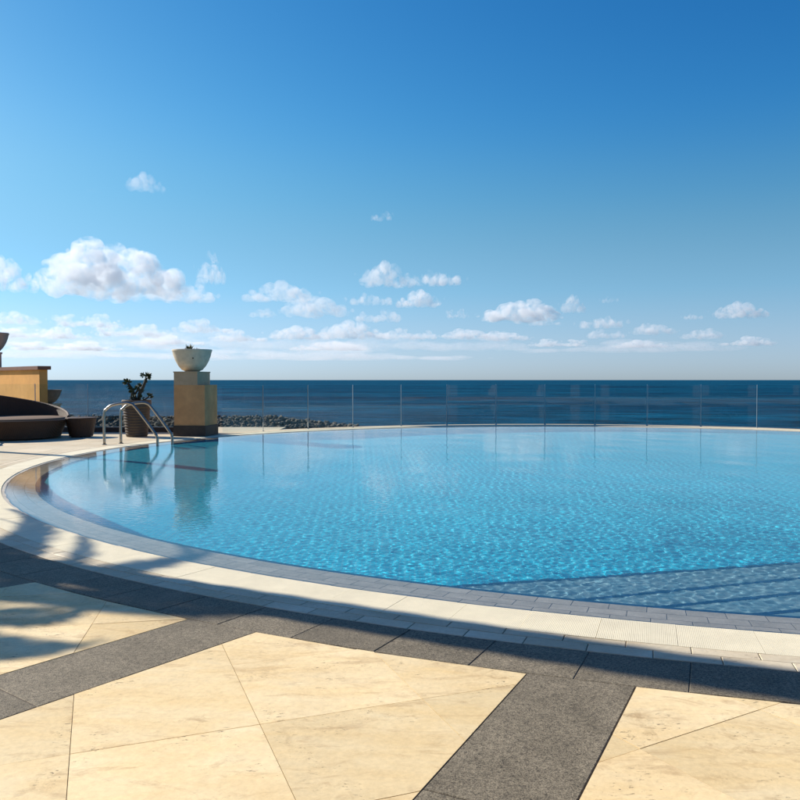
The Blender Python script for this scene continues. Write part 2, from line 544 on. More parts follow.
_coarse = [(_acc[i], _raw[i]) for i in range(0, NS, 12)]
def nearest(q):
    q = Vector((q[0], q[1]))
    s = min(_coarse, key=lambda c: (c[1] - q).length_squared)[0]
    step = PERI / 600
    for _ in range(14):
        best = min((s - step, s, s + step), key=lambda u: (curve(u)[0] - q).length_squared)
        if best == s: step *= 0.4
        s = best
    p, n = curve(s)
    return s % PERI, (q - p).dot(n), p, n

def ring_mesh(o0, o1, z0, z1, n=360):
    vs = []; fs = []
    for i in range(n):
        p, nn = curve(PERI * i / n)
        a = p + nn * o0; b = p + nn * o1
        vs += [(a.x, a.y, z0), (b.x, b.y, z1)]
    for i in range(n):
        j = (i + 1) % n
        fs.append((2*i, 2*i+1, 2*j+1, 2*j))
    return MB().add(vs, fs)

LEVEL = -0.012
FLOOR_Z = -1.3

# terrace body: bedding under all paving, with a hole for the pool and a skirt down to the sea
def outer_pt(th):
    d = Vector((cos(th), sin(th)))
    dg = math.degrees(th) % 360
    if dg > 335 or dg < 137:
        p = base_pt(th)
        return p + d * 0.95
    t = 1e9
    for ax, lim in ((0, -30.0), (0, 26.0), (1, -34.0), (1, 23.6)):
        if d[ax] * (lim - PC[ax]) > 0:
            t = min(t, (lim - PC[ax]) / d[ax])
    return PC + d * t
ths = sorted([2 * pi * i / 360 for i in range(360)] + [atan2(y - PC.y, x - PC.x) % (2 * pi) for x, y in ((-30, 23.6), (-30, -34), (26, -34))])
N = len(ths)
vs = []; fs = []
for th in ths:
    p = base_pt(th); q = outer_pt(th)
    pn = p + (p - PC).normalized() * -0.02
    e_ = (p - PC).normalized()
    c1 = p + e_ * 0.385; c2 = p + e_ * 0.40
    vs += [(pn.x, pn.y, -0.3), (pn.x, pn.y, -0.03), (c1.x, c1.y, -0.03), (c2.x, c2.y, -0.0042), (q.x, q.y, -0.0042), (q.x, q.y, -5.6)]
for i in range(N):
    j = (i + 1) % N
    fs += [(6*i+k, 6*i+k+1, 6*j+k+1, 6*j+k) for k in range(5)]
deck = tag(MB().add(vs, fs).build('pool_deck', M_BED), kind='structure')

# basin
def floor_z(x):
    t = min(max((x + 5.4) / 4.8, 0.0), 1.0)
    return -0.13 + (FLOOR_Z + 0.13) * t * t * (3 - 2 * t)
n = 360
rings = 30
vs = []; fs = []
for i in range(n):
    p, nn = curve(PERI * i / n, -0.40)
    vs.append((p.x, p.y, -0.055))
for k in range(rings):
    for i in range(n):
        p, nn = curve(PERI * i / n, -0.40)
        q = p.lerp(PC, k / rings)
        vs.append((q.x, q.y, floor_z(q.x)))
vs.append((PC.x, PC.y, FLOOR_Z))
for k in range(rings):
    for i in range(n):
        j = (i + 1) % n
        fs.append((k*n + i, k*n + j, (k+1)*n + j, (k+1)*n + i))
for i in range(n):
    fs.append((rings*n + i, rings*n + (i + 1) % n, len(vs) - 1))
basin = tag(MB().add(vs, fs).build('pool_basin', M_MOS), kind='structure')
basin.cycles.is_caustics_receiver = True
nose = ring_mesh(-0.445, -0.395, -0.056, -0.050).build('nosing', M_NOSE, basin)
nose.cycles.is_caustics_receiver = True

# submerged steps: straight noses, cut by the round wall
step_px = [((650, 572.5), (800, 562), 1.02), ((590, 598), (800, 577), 0.78), ((660, 606), (800, 592), 0.54), ((745, 614.3), (800, 609), 0.30)]
for a, b, dep in step_px:
    A = at_water(*a, dep); B = at_water(*b, dep)
    d = (B - A); d.z = 0; d.normalize()
    # walk back to the wall
    p = A.copy()
    while nearest((p.x, p.y))[1] < -0.40: p -= d * 0.03
    s0 = nearest((p.x, p.y))[0]
    e = A + d * 5.5
    s1 = nearest((e.x, e.y))[0]
    pts = [Vector((p.x, p.y)), Vector((e.x, e.y))]
    back = []
    L = (s1 - s0) % PERI
    m = 28
    for k in range(m + 1):
        back.append(curve(s0 + L * k / m, -0.40)[0])
    poly = [(q.x, q.y) for q in pts] + [(q.x, q.y) for q in reversed(back)]
    if area(poly) < 0: poly.reverse()
    st = MB().prism(poly, FLOOR_Z + 0.003, LEVEL - dep).build('step', M_TREAD, basin)
    st.cycles.is_caustics_receiver = True
    nv = Vector((-d.y, d.x)) * 0.03
    w = Vector((d.y, -d.x)) * 0.05
    q = [Vector((p.x, p.y)) + nv * 0.1, Vector((e.x, e.y)) + nv * 0.1, Vector((e.x, e.y)) + w, Vector((p.x, p.y)) + w]
    poly = [(v.x, v.y) for v in q]
    if area(poly) < 0: poly.reverse()
    nz = MB().prism(poly, LEVEL - dep - 0.05, LEVEL - dep + 0.004).build('step_nosing', M_NOSE, basin)
    nz.cycles.is_caustics_receiver = True

# water sheet: a fine grid with small crossing wavelets, calm where it laps the lip
import numpy as np
def water_mesh(cell=0.0135):
    rs = np.random.RandomState(4)
    def graded(a, b, f):
        out = [a]
        while out[-1] < b: out.append(out[-1] + f(out[-1]))
        return np.array(out)
    x = graded(-8.0, 16.5, lambda u: cell if -3.0 < u < 4.4 else cell * 2.4)
    y = graded(2.5, 26.5, lambda u: cell if u < 8.5 else cell * min(3.8, 1 + (u - 8.5) * 0.3))
    X, Y = np.meshgrid(x, y)
    def edge(X, Y):
        th = np.arctan2(Y - PC.y, X - PC.x)
        R = CO[0] + sum(CO[2*k-1] * np.cos(k*th) + CO[2*k] * np.sin(k*th) for k in (1, 2, 3))
        return R - 0.006, th, np.hypot(X - PC.x, Y - PC.y)
    R, th, r = edge(X, Y)
    keep = r < R + cell * 4.8
    over = (r > R) & keep
    X = np.where(over, PC.x + R * np.cos(th), X); Y = np.where(over, PC.y + R * np.sin(th), Y)
    r = np.minimum(r, R)
    Z = np.zeros_like(X)
    for k in range(70):
        lam = np.exp(rs.uniform(np.log(0.045), np.log(0.14))); a = rs.uniform(0, 2 * pi)
        kk = 2 * pi / lam
        Z += SLOPE / sqrt(35) / kk * np.sin(kk * (X * np.cos(a) + Y * np.sin(a)) + rs.uniform(0, 6.28))
    for k in range(12):
        lam = rs.uniform(0.6, 1.8); a = rs.uniform(0, 2 * pi); kk = 2 * pi / lam
        Z += 0.25 * SLOPE / sqrt(6) / kk * np.sin(kk * (X * np.cos(a) + Y * np.sin(a)) + rs.uniform(0, 6.28))
    calm = np.clip((R - r - 0.25) / 0.6, 0, 1) * (0.35 + 0.65 * np.clip((X + 4.5) / 5.0, 0, 1))
    gust = 1.0
    for k in range(6):
        lam = rs.uniform(1.2, 4.5); a = rs.uniform(0, 2 * pi); kk = 2 * pi / lam
        gust = gust + 0.04 * np.sin(kk * (X * np.cos(a) + Y * np.sin(a)) + rs.uniform(0, 6.28))
    Z = LEVEL + Z * calm * np.clip(gust, 0.45, 1.6)
    idx = -np.ones(X.shape, int); idx[keep] = np.arange(keep.sum())
    q = keep[:-1, :-1] & keep[1:, :-1] & keep[:-1, 1:] & keep[1:, 1:]
    # drop cells that lie wholly on or beyond the edge
    q &= ~(over[:-1, :-1] & over[1:, :-1] & over[:-1, 1:] & over[1:, 1:])
    F4 = np.stack([idx[:-1, :-1][q], idx[:-1, 1:][q], idx[1:, 1:][q], idx[1:, :-1][q]], 1)
    V = np.stack([X[keep], Y[keep], Z[keep]], 1)
    me = bpy.data.meshes.new('pool_water')
    me.vertices.add(len(V)); me.vertices.foreach_set('co', V.ravel())
    me.loops.add(F4.size); me.loops.foreach_set('vertex_index', F4.ravel())
    me.polygons.add(len(F4)); me.polygons.foreach_set('loop_start', np.arange(0, F4.size, 4))
    me.polygons.foreach_set('use_smooth', np.ones(len(F4), bool))
    me.update(calc_edges=True); me.validate()
    me.materials.append(M_WATER)
    return me
SLOPE = 0.0145
water = tag(link(water_mesh(), 'pool_water'), kind='structure')
water.cycles.is_caustics_caster = True

# ------------------------------------------------------------------ paving round the pool, piece by piece
EYE2 = Vector((0, 0))
def seen(p, m=0.6):
    """roughly inside the picture's wedge and close enough to tell pieces apart"""
    return p.y > 0.8 and abs(p.x) < 0.52 * p.y + m

def ring_row(name, o0, o1, length, z0, z1, mat, thick, gap, shift=0.0, near=9.5, bev=0.002, rib=False, recv=False):
    cnt = int(round(PERI / length)); L = PERI / cnt
    rest = MB()
    for k in range(cnt):
        sa = (k + shift) * L + gap / 2; sb = (k + 1 + shift) * L - gap / 2
        m0, nn = curve((sa + sb) / 2, (o0 + o1) / 2)
        jit = random.uniform(-0.0008, 0.0008)
        p = [curve(sa, o0 + gap/2)[0], curve(sa, o1 - gap/2)[0], curve(sb, o1 - gap/2)[0], curve(sb, o0 + gap/2)[0]]
        close = m0.length < near and seen(m0)
        mb = MB() if close else rest
        pts = [(q.x, q.y) for q in p]
        zs = [z0 + jit, z1 + jit, z1 + jit, z0 + jit]
        if area(pts) < 0: pts.reverse(); zs = [zs[3], zs[2], zs[1], zs[0]]
        if rib and m0.length < 14:
            mb.prism(pts, z1 - thick, z1 - 0.004)
            nr = 42
            for r in range(nr):
                u0 = sa + (sb - sa) * (r + 0.06) / nr; u1 = sa + (sb - sa) * (r + 0.94) / nr
                q = [curve(u0, o0 + gap)[0], curve(u0, o1 - gap)[0], curve(u1, o1 - gap)[0], curve(u1, o0 + gap)[0]]
                qq = [(v.x, v.y) for v in q]
                if area(qq) < 0: qq.reverse()
                mb.prism(qq, z1 - 0.004, z1 + jit)
        else:
            mb.prism(pts, min(z0, z1) - thick, zs, bev)
        if close:
            o = mb.build(name, mat, deck)
            if recv: o.cycles.is_caustics_receiver = True
    if rest.v:
        o = tag(rest.build(name + '_course', mat, deck), kind='stuff')
        if recv: o.cycles.is_caustics_receiver = True

zl = lambda o: -0.008 + (-0.050 + 0.008) * (-o / 0.40)       # the lip dips under the water
for r, sh in ((0, 0.0), (1, 0.5), (2, 0.1)):
    oa = -0.40 + r * 0.1333; ob = oa + 0.1333
    ring_row('lip_tile', oa, ob, 0.235, zl(oa), zl(ob), M_LIP, 0.03, 0.003, sh, near=7.0, bev=0.0015, recv=True)
ring_row('overflow_grate', 0.0, 0.385, 0.41, 0.0, 0.0, M_GRATE, 0.03, 0.0016, 0.3, near=11.0, rib=True)
ring_row('coping_paver', 0.385, 0.49, 0.315, 0.0, 0.0, M_CREAM, 0.028, 0.004, 0.0, near=8.0, bev=0.003)
ring_row('coping_paver', 0.49, 0.61, 0.315, 0.0, 0.0, M_CREAM, 0.028, 0.004, 0.42, near=8.0, bev=0.003)

# radial granite bands
mid1 = (at(191, 619) + at(255, 631)) / 2
mid2 = (at(527, 673) + at(636, 688)) / 2
s1 = nearest(mid1)[0]; s2 = nearest(mid2)[0]
MOD = s2 - s1
HALF = 0.245
G0, G1 = 0.612, 1.02
KMIN, KMAX = -2, 5
DEPTH = 6.5
SA = s1 + KMIN * MOD; SB = s1 + KMAX * MOD
# granite ring pavers, four to a module
npv = (KMAX - KMIN) * 4
for k in range(npv):
    g = 0.0032
    sa = SA + MOD * k / 4 + g / 2; sb = SA + MOD * (k + 1) / 4 - g / 2
    skew = 0.03
    p = [curve(sa, G0 + g/2)[0], curve(sa - skew, G1 - g/2)[0], curve((sa + sb) / 2 - skew, G1 - g/2)[0], curve(sb - skew, G1 - g/2)[0], curve(sb, G0 + g/2)[0], curve((sa + sb) / 2, G0 + g/2)[0]]
    pts = [(q.x, q.y) for q in p]
    if area(pts) < 0: pts.reverse()
    MB().prism(pts, -0.028, random.uniform(-0.0015, 0.001), 0.003).build('granite_paver', M_GRAN, deck)

def edge_dir(a, b):
    d = (at(*a) - at(*b)).xy
    return atan2(d.y, d.x)
dir1 = (edge_dir((0, 677), (191, 619)) + edge_dir((0, 716), (255, 631))) / 2
dir2 = (edge_dir((417, 800), (527, 673)) + edge_dir((575, 800), (636, 688))) / 2
def strip_frame(k):
    p, _ = curve(s1 + k * MOD, G1)
    an = dir1 + (dir2 - dir1) * k
    nn = Vector((cos(an), sin(an)))
    return p, nn, Vector((-nn.y, nn.x))
for k in range(KMIN, KMAX + 1):
    p, nn, tt = strip_frame(k)
    t = 0.003
    i = 0
    lens = [1.22, 1.2, 1.2, 1.2, 1.2]
    for L in lens:
        a = p + nn * (t + 0.003 if i else -0.3); b = p + nn * (t + L - 0.003)
        q = [a - tt * HALF, a + tt * HALF, b + tt * HALF, b - tt * HALF]
        pts = [(v.x, v.y) for v in q]
        if i == 0:
            _, _, cp, cn = nearest(p)
            pts = clip(pts, cp + cn * (G1 + 0.003), cn)
        i += 1
        if area(pts) < 0: pts.reverse()
        MB().prism(pts, -0.028, random.uniform(-0.002, 0.001), 0.003).build('granite_slab', M_GRAN, deck)
        t += L

def slab(poly, name='travertine_slab', mat=None):
    poly = clean(poly)
    if len(poly) < 3 or abs(area(poly)) < 0.0003: return
    if area(poly) < 0: poly.reverse()
    g = 0.0014
    poly = [(v[0], v[1]) for v in inset(poly, g)]
    if area(poly) < 0.0001: return
    MB().prism(poly, -0.028, random.uniform(-0.0018, 0.0), 0.0).build(name, mat or M_TRAV, deck)

PITCH_S = 0.715
for k in range(KMIN, KMAX):
    pa, na, ta = strip_frame(k); pb, nb, tb = strip_frame(k + 1)
    if ta.dot(pb - pa) < 0: ta = -ta
    if tb.dot(pa - pb) < 0: tb = -tb
    nm = (na + nb).normalized()
    ang = atan2(nm.y, nm.x) + pi / 4
    if k == 0: ang = edge_dir((300, 789), (232, 652))
    if k == 1: ang = edge_dir((691, 727), (635, 701))
    if k == -1: ang = edge_dir((77, 648), (107, 601))
    ux = Vector((cos(ang), sin(ang))); uy = Vector((-sin(ang), cos(ang)))
    cen = (pa + pb) / 2
    if k == 0:     # tie the grid of the field in front to the joints seen in the photo
        org = at(232, 665).xy
    elif k == 1:
        org = at(640, 748.5).xy
    elif k == -1:
        org = at(92, 624).xy
    else:
        org = cen + nm * 0.3
    ang_fix = 0
    for i in range(-12, 13):
        for j in range(-12, 13):
            c0 = org + ux * (i * PITCH_S) + uy * (j * PITCH_S)
            poly = [tuple(c0), tuple(c0 + ux * PITCH_S), tuple(c0 + (ux + uy) * PITCH_S), tuple(c0 + uy * PITCH_S)]
            mid = c0 + (ux + uy) * (PITCH_S / 2)
            if (mid - cen).length > 8: continue
            poly = clip(poly, pa + ta * (HALF + 0.004), ta)
            if len(poly) >= 3: poly = clip(poly, pb + tb * (HALF + 0.004), tb)
            if len(poly) < 3: continue
            m = Vector((sum(q[0] for q in poly) / len(poly), sum(q[1] for q in poly) / len(poly)))
            far = max((nearest(q) for q in poly), key=lambda w: w[1])
            if far[1] < G1 + 0.01: continue
            if far[1] < G1 + 1.6:
                s, dd, cp, cn = nearest(m)
                if dd < G1:
                    s, dd, cp, cn = nearest(cp + cn * G1 * 0.5 + Vector(poly[0]) * 0 + (far[2] - cp) * 0.6)
                poly = clip(poly, cp + cn * (G1 + 0.005), cn)
            if len(poly) >= 3: poly = clip(poly, cen + nm * (DEPTH - 0.5), -nm)
            if len(poly) < 3: continue
            slab(poly)

# square slabs on the rest of the terrace at the loungers' side
lim_p, lim_n = curve(SA, 0)
lim_t = Vector((-lim_n.y, lim_n.x))
if lim_t.dot(curve(SA - 1)[0] - lim_p) < 0: lim_t = -lim_t
gp = 0.715
rest = MB()
for i in range(-22, 0):
    for j in range(0, 26):
        x0 = -3.4 + i * gp; y0 = 5.2 + j * gp
        poly = [(x0, y0), (x0 + gp, y0), (x0 + gp, y0 + gp), (x0, y0 + gp)]
        poly = clip(poly, lim_p + lim_t * 0.26, lim_t)
        if len(poly) < 3: continue
        poly = clip(poly, (0, 23.5), (0, -1))
        if len(poly) < 3: continue
        m = Vector((sum(q[0] for q in poly) / len(poly), sum(q[1] for q in poly) / len(poly)))
        s, dd, cp, cn = nearest(m)
        if dd < 0.3: continue
        if dd < 1.8:
            poly = clip(poly, cp + cn * 0.615, cn)
            if len(poly) < 3: continue
        if seen(m) and m.length < 21:
            slab(poly, 'travertine_slab', M_CREAM)
        else:
            poly = clean(poly)
            if len(poly) >= 3 and area(poly) > 0.002:
                rest.prism([(v[0], v[1]) for v in inset(poly, 0.002)], -0.028, -0.001)
tag(rest.build('travertine_slab_field', M_CREAM, deck), kind='stuff')

# pale rim on the far side, outside the coping
rim = MB(); vs = []; fs = []
m = 200
for i in range(m + 1):
    th = radians(-22 + (137 + 22) * i / m)
    p = base_pt(th)
    s, dd, cp, cn = nearest(p)
    a = cp + cn * 0.615; b = cp + cn * 0.93
    vs += [(a.x, a.y, -0.03), (a.x, a.y, 0.0), (b.x, b.y, 0.0), (b.x, b.y, -0.2)]
for i in range(m):
    b0 = 4 * i; b1 = 4 * (i + 1)
    fs += [(b0, b1, b1+1, b0+1)[::-1], (b0+1, b1+1, b1+2, b0+2)[::-1], (b0+2, b1+2, b1+3, b0+3)[::-1]]
rim.add(vs, fs).build('rim_coping', M_CREAM, deck)

# ------------------------------------------------------------------ the sea
R = 60000
vs = [(0, 0, -5)]; fs = []
ringr = [30, 60, 120, 250, 600, 1500, 4000, 12000, 30000, 90000]
n = 96
for r in ringr:
    for i in range(n):
        a = 2 * pi * i / n
        vs.append((r * cos(a), r * sin(a), -5))
for i in range(n): fs.append((0, 1 + i, 1 + (i + 1) % n))
for k in range(len(ringr) - 1):
    for i in range(n):
        j = (i + 1) % n
        fs.append((1 + k*n + i, 1 + (k+1)*n + i, 1 + (k+1)*n + j, 1 + k*n + j))
tag(MB().add(vs, fs).build('sea', M_SEA), kind='structure')

# ------------------------------------------------------------------ breakwater of boulders
bw = empty('rock_breakwater', (-30, 106, -5))
tag(bw, 'low grey boulder breakwater ending in the sea behind the glass fence', 'breakwater')
def boulder(seed):
    rr = random.Random(seed)
    bm = bmesh.new()
    bmesh.ops.create_icosphere(bm, subdivisions=1, radius=0.5)
    sx, sy, sz = rr.uniform(0.8, 1.4), rr.uniform(0.7, 1.2), rr.uniform(0.6, 0.95)
    for v in bm.verts:
        k = 1 + rr.uniform(-0.24, 0.2)
        v.co = Vector((v.co.x * sx * k, v.co.y * sy * k, v.co.z * sz * k))
    me = bpy.data.meshes.new('boulder'); bm.to_mesh(me); bm.free()
    me.materials.append(M_ROCK)
    return me
rocks = [boulder(i) for i in range(9)]
core = MB()
prof = [(-3.4, -0.5), (-1.2, 1.0), (0, 1.25), (1.2, 1.0), (3.4, -0.5)]
xs = [-60, -24, 10, 18, 22.5, 24.0]
hk = [1, 1, 1, 0.75, 0.4, 0.1]
vs = []; fs = []
for x, k in zip(xs, hk):
    for y, z in prof: vs.append((x, y * (0.4 + 0.6 * k), -0.5 + (z + 0.5) * k))
for i in range(len(xs) - 1):
    for j in range(4):
        a = i * 5 + j
        fs.append((a, a + 5, a + 6, a + 1))
core.add(vs, fs).build('core', M_ROCK, bw)
rr = random.Random(3)
cnt = 0
for row, (yy, zz) in enumerate([(-2.6, 0.1), (-1.9, 0.55), (-1.2, 0.98), (-0.4, 1.2), (0.4, 1.25)]):
    x = -30.0
    while x < 24.3 and cnt < 298:
        k = 1.0 if x < 13 else max(0.12, 1 - (x - 13) / 11.5)
        o = link(rr.choice(rocks), 'boulder', bw)
        o.location = (x + rr.uniform(-.2, .2), yy * (0.35 + 0.65 * k) + rr.uniform(-.25, .25), zz * k + rr.uniform(-.18, .22))
        o.rotation_euler = (rr.uniform(-.5, .5), rr.uniform(-.5, .5), rr.uniform(0, 6.28))
        sc = rr.uniform(0.55, 1.05)
        o.scale = (sc, sc, sc)
        x += rr.uniform(0.72, 1.15)
        cnt += 1

rub = MB()
for k in range(1300):
    x = rr.uniform(-30, 24); kk = 1.0 if x < 13 else max(0.1, 1 - (x - 13) / 11.5)
    u = rr.random(); yy = -2.9 + 3.4 * u; zz = (0.0 + 1.35 * min(1, u * 1.35)) * kk + rr.uniform(-.1, .16)
    me = rr.choice(rocks); sc = rr.uniform(0.3, 0.62); rot_ = Matrix.Rotation(rr.uniform(0, 6.28), 3, 'Z') @ Matrix.Rotation(rr.uniform(-1, 1), 3, 'X')
    rub.add([rot_ @ v.co * sc + Vector((x, yy * (0.35 + 0.65 * kk), zz)) for v in me.vertices], [tuple(p.vertices) for p in me.polygons])
tag(rub.build('rubble', M_ROCK, bw), kind='stuff')

# ------------------------------------------------------------------ glass balustrade along the far rim
fence = empty('glass_fence', (0, 0, 0))
tag(fence, 'frameless glass fence with thin pale posts along the far pool rim', 'fence')
FO = 0.72
def s_of_px(x):
    # walk along the fence curve on the far side to the given photo column
    best = None
    for i in range(3000):
        th = radians(-15 + 165 * i / 3000)
        p = base_pt(th)
        s, dd, cp, cn = 0, 0, 0, 0
        q = p + (p - PC).normalized() * FO
        px = 400 + F * q.x / q.y
        if best is None or abs(px - x) < best[0]: best = (abs(px - x), th)
    return best[1]
post_px = [222, 263, 308, 353, 401, 447, 496, 545, 595, 647, 701, 757]
ths_f = [s_of_px(x) for x in post_px]
step_t = (ths_f[-2] - ths_f[-1])
while ths_f[-1] > radians(0): ths_f.append(ths_f[-1] - step_t)
def fpt(th):
    p = base_pt(th); return p + (p - PC).normalized() * FO
TOP = 1.26
def pane(par, a, b, z0, z1, name='glass_pane'):
    d = (b - a).normalized(); nrm = Vector((-d.y, d.x)) * 0.006
    a2 = a + d * 0.012; b2 = b - d * 0.012
    q = [a2 - nrm, b2 - nrm, b2 + nrm, a2 + nrm]
    pts = [(v.x, v.y) for v in q]
    if area(pts) < 0: pts.reverse()
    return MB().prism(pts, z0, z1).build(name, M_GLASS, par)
def post(par, p, z0, z1, r=0.0085):
    mb = MB().lathe([(0.03, 0), (0.03, 0.012), (r, 0.014), (r, z1 - z0 - 0.01), (r * 0.6, z1 - z0)], 10)
    o = mb.build('post', M_GEDGE, par, smooth=True, autosmooth=40); o.location = (p.x, p.y, z0)
    return o
for i, th in enumerate(ths_f):
    p = fpt(th)
    if i: post(fence, p, 0.0, TOP)
    if i: pane(fence, fpt(ths_f[i - 1]), p, 0.02, TOP - 0.012)

def rebase(o, loc):
    o.location = loc
    for ch in o.children: ch.location = Vector(ch.location) - Vector(loc)
fb = fpt(ths_f[5]); rebase(fence, (fb.x, fb.y, 0.0))

# second run: straight, on a kerb behind the pot, its shade put into the dark colour
fence2 = empty('glass_fence', (0, 0, 0))
tag(fence2, 'straight glass fence on a stone kerb coloured dark for its shade behind the brown daybed', 'fence')
YF = 21.3
MB().box((-13.5, YF - 0.1, -0.02), (-5.6, YF + 0.1, 0.13)).build('kerb', M_PLINTH, fence2)
fx = [(35 - 400) / F * YF + 1.42 * i for i in range(-2, 4)]
fx = [x for x in fx if x < -5.7] + [-5.66]
for i, x in enumerate(fx):
    p = Vector((x, YF)); post(fence2, p, 0.13, 1.3)
    if i: pane(fence2, Vector((fx[i-1], YF)), p, 0.15, 1.29)

rebase(fence2, (-9.0, YF, -0.02))

# ------------------------------------------------------------------ planter column with stone bowl
def bowl_thing(name, label, loc, r=0.495, h=0.56, mat=None, plant=True, group=None):
    t = empty(name, loc)
    tag(t, label, 'planter', group)
    prof = [(r*0.36, 0), (r*0.40, 0.02), (r*0.52, h*0.08), (r*0.70, h*0.27), (r*0.84, h*0.5), (r*0.93, h*0.72), (r*0.975, h*0.90), (r*1.0, h*0.93), (r*1.0, h*0.99), (r*0.985, h), (r*0.90, h), (r*0.87, h*0.96), (r*0.85, h*0.86), (0.0, h*0.84)]
    MB().lathe(prof, 48).build('bowl', mat or M_BOWL, t, smooth=True, autosmooth=35)
    return t
corner = at(205, 436.5)
rz = radians(-7.5)
col = empty('planter_column', corner, rz)
tag(col, 'square tan rendered column on a dark plinth at the pool edge', 'column')
W_, D_ = 0.80, 0.85
MB().box((-W_ - 0.02, -0.02, -0.02), (0.02, D_ + 0.02, 0.265)).build('plinth', M_PLINTH, col)
MB().box((-W_, 0, 0.265), (0, D_, 1.276)).build('shaft', M_TANREND, col)
MB().box((-W_ + 0.0, 0.003, 1.276), (-0.19, D_ - 0.003, 1.585)).build('cap_block', M_CAP, col)
MB().box((-W_ - 0.012, -0.01, 1.585), (-0.178, D_ + 0.01, 1.612)).build('cap_lip', M_CAP, col)
rot = Matrix.Rotation(rz, 3, 'Z')
cc = Vector(corner) + rot @ Vector((-0.495, 0.43, 0))
bowl = bowl_thing('bowl_planter', 'round pale cast stone bowl on top of the poolside column', (cc.x, cc.y, 1.612))
MB().lathe([(0.42, 0.47), (0.3, 0.50), (0, 0.51)], 30).build('soil', M_SOIL, bowl, smooth=True)
hole = MB().lathe([(0.016, 0), (0.016, 0.02)], 10).build('drain_hole', M_SOIL, bowl)
hole.rotation_euler = (pi / 2, 0, radians(20)); hole.location = (0.13, -0.425, 0.33)
def succulent(par, name, loc, sc, seed):
    rr = random.Random(seed); mb = MB()
    for k in range(26):
        a = rr.uniform(0, 6.28); el = rr.uniform(0.15, 1.3); L = sc * rr.uniform(0.7, 1.1)
        d = Vector((cos(a) * cos(el), sin(a) * cos(el), sin(el)))
        s = d.cross(Vector((0, 0, 1))).normalized() * L * 0.17
        u = s.cross(d).normalized() * L * 0.06
        o = Vector(loc)
        m = o + d * L * 0.55
        mb.add([o, m + s, m + u, m - s, m - u, o + d * L], [(0,1,2),(0,2,3),(0,3,4),(0,4,1),(5,2,1),(5,3,2),(5,4,3),(5,1,4)])
    return mb.build(name, M_LEAF, par)
succulent(bowl, 'succulent', (-0.05, -0.1, 0.50), 0.21, 1)
succulent(bowl, 'succulent', (0.12, 0.05, 0.49), 0.12, 2)
succulent(bowl, 'succulent', (-0.2, 0.05, 0.48), 0.13, 3)

# ------------------------------------------------------------------ ochre wall with brown coping, a pedestal and bowl on it, a low bowl at its end
WY = 21.75
wx = (39.5 - 400) / F * WY
WRZ = radians(-46)
wall = empty('garden_wall', (wx, WY, 0), WRZ)
tag(wall, 'ochre rendered garden wall with a brown coping behind the daybed', 'wall')
ztop = EYE + 14 / F * WY
MB().box((-7.5, 0, -0.03), (0, 0.22, ztop - 0.1)).build('wall_body', M_RENDER, wall)
MB().box((-7.5, -0.07, ztop - 0.1), (0.075, 0.29, ztop)).build('coping', M_COPING, wall)
wdir = Vector((cos(WRZ), sin(WRZ))); wnrm = Vector((-sin(WRZ), cos(WRZ)))
wp = Vector((wx, WY)) - wdir * 4.55 + wnrm * 0.11
ped = empty('pedestal', (wp.x, wp.y, ztop), WRZ)
tag(ped, 'pink rendered pedestal standing on top of the ochre wall', 'pedestal')
MB().box((-0.44, -0.2, 0), (0.44, 0.2, 0.43)).build('block', M_PINK, ped)
MB().box((-0.46, -0.22, 0.43), (0.46, 0.22, 0.49)).build('top_slab', M_PINK, ped)
b2 = bowl_thing('bowl_planter', 'pinkish stone bowl on the pedestal above the ochre wall', (wp.x, wp.y, ztop + 0.49), 0.55, 0.62, M_PINK)
MB().lathe([(0.42, 0.47), (0.3, 0.50), (0, 0.51)], 30).build('soil', M_SOIL, b2, smooth=True)
YB = 22.9
M_BROWNSTONE = mat_plain('brown_cast_stone', (0.26, 0.19, 0.14), 0.8, 0.25, 0, 0.25, 7, 0.5, 70)
bx = (46.5 - 400) / F * YB
stub = empty('low_pedestal', (bx, YB, 0)); tag(stub, 'short tan pedestal behind the end of the ochre wall', 'pedestal')
MB().box((-0.28, -0.28, -0.02), (0.28, 0.28, 0.66)).build('block', M_TANREND, stub)
MB().box((-0.31, -0.31, 0.66), (0.31, 0.31, 0.72)).build('top_slab', M_CAP, stub)
b3 = bowl_thing('bowl_planter', 'small weathered bowl half hidden behind the end of the ochre wall', (bx, YB, 0.72), 0.41, 0.40, M_BROWNSTONE)
MB().lathe([(0.34, 0.335), (0.2, 0.36), (0, 0.37)], 30).build('soil', M_SOIL, b3, smooth=True)

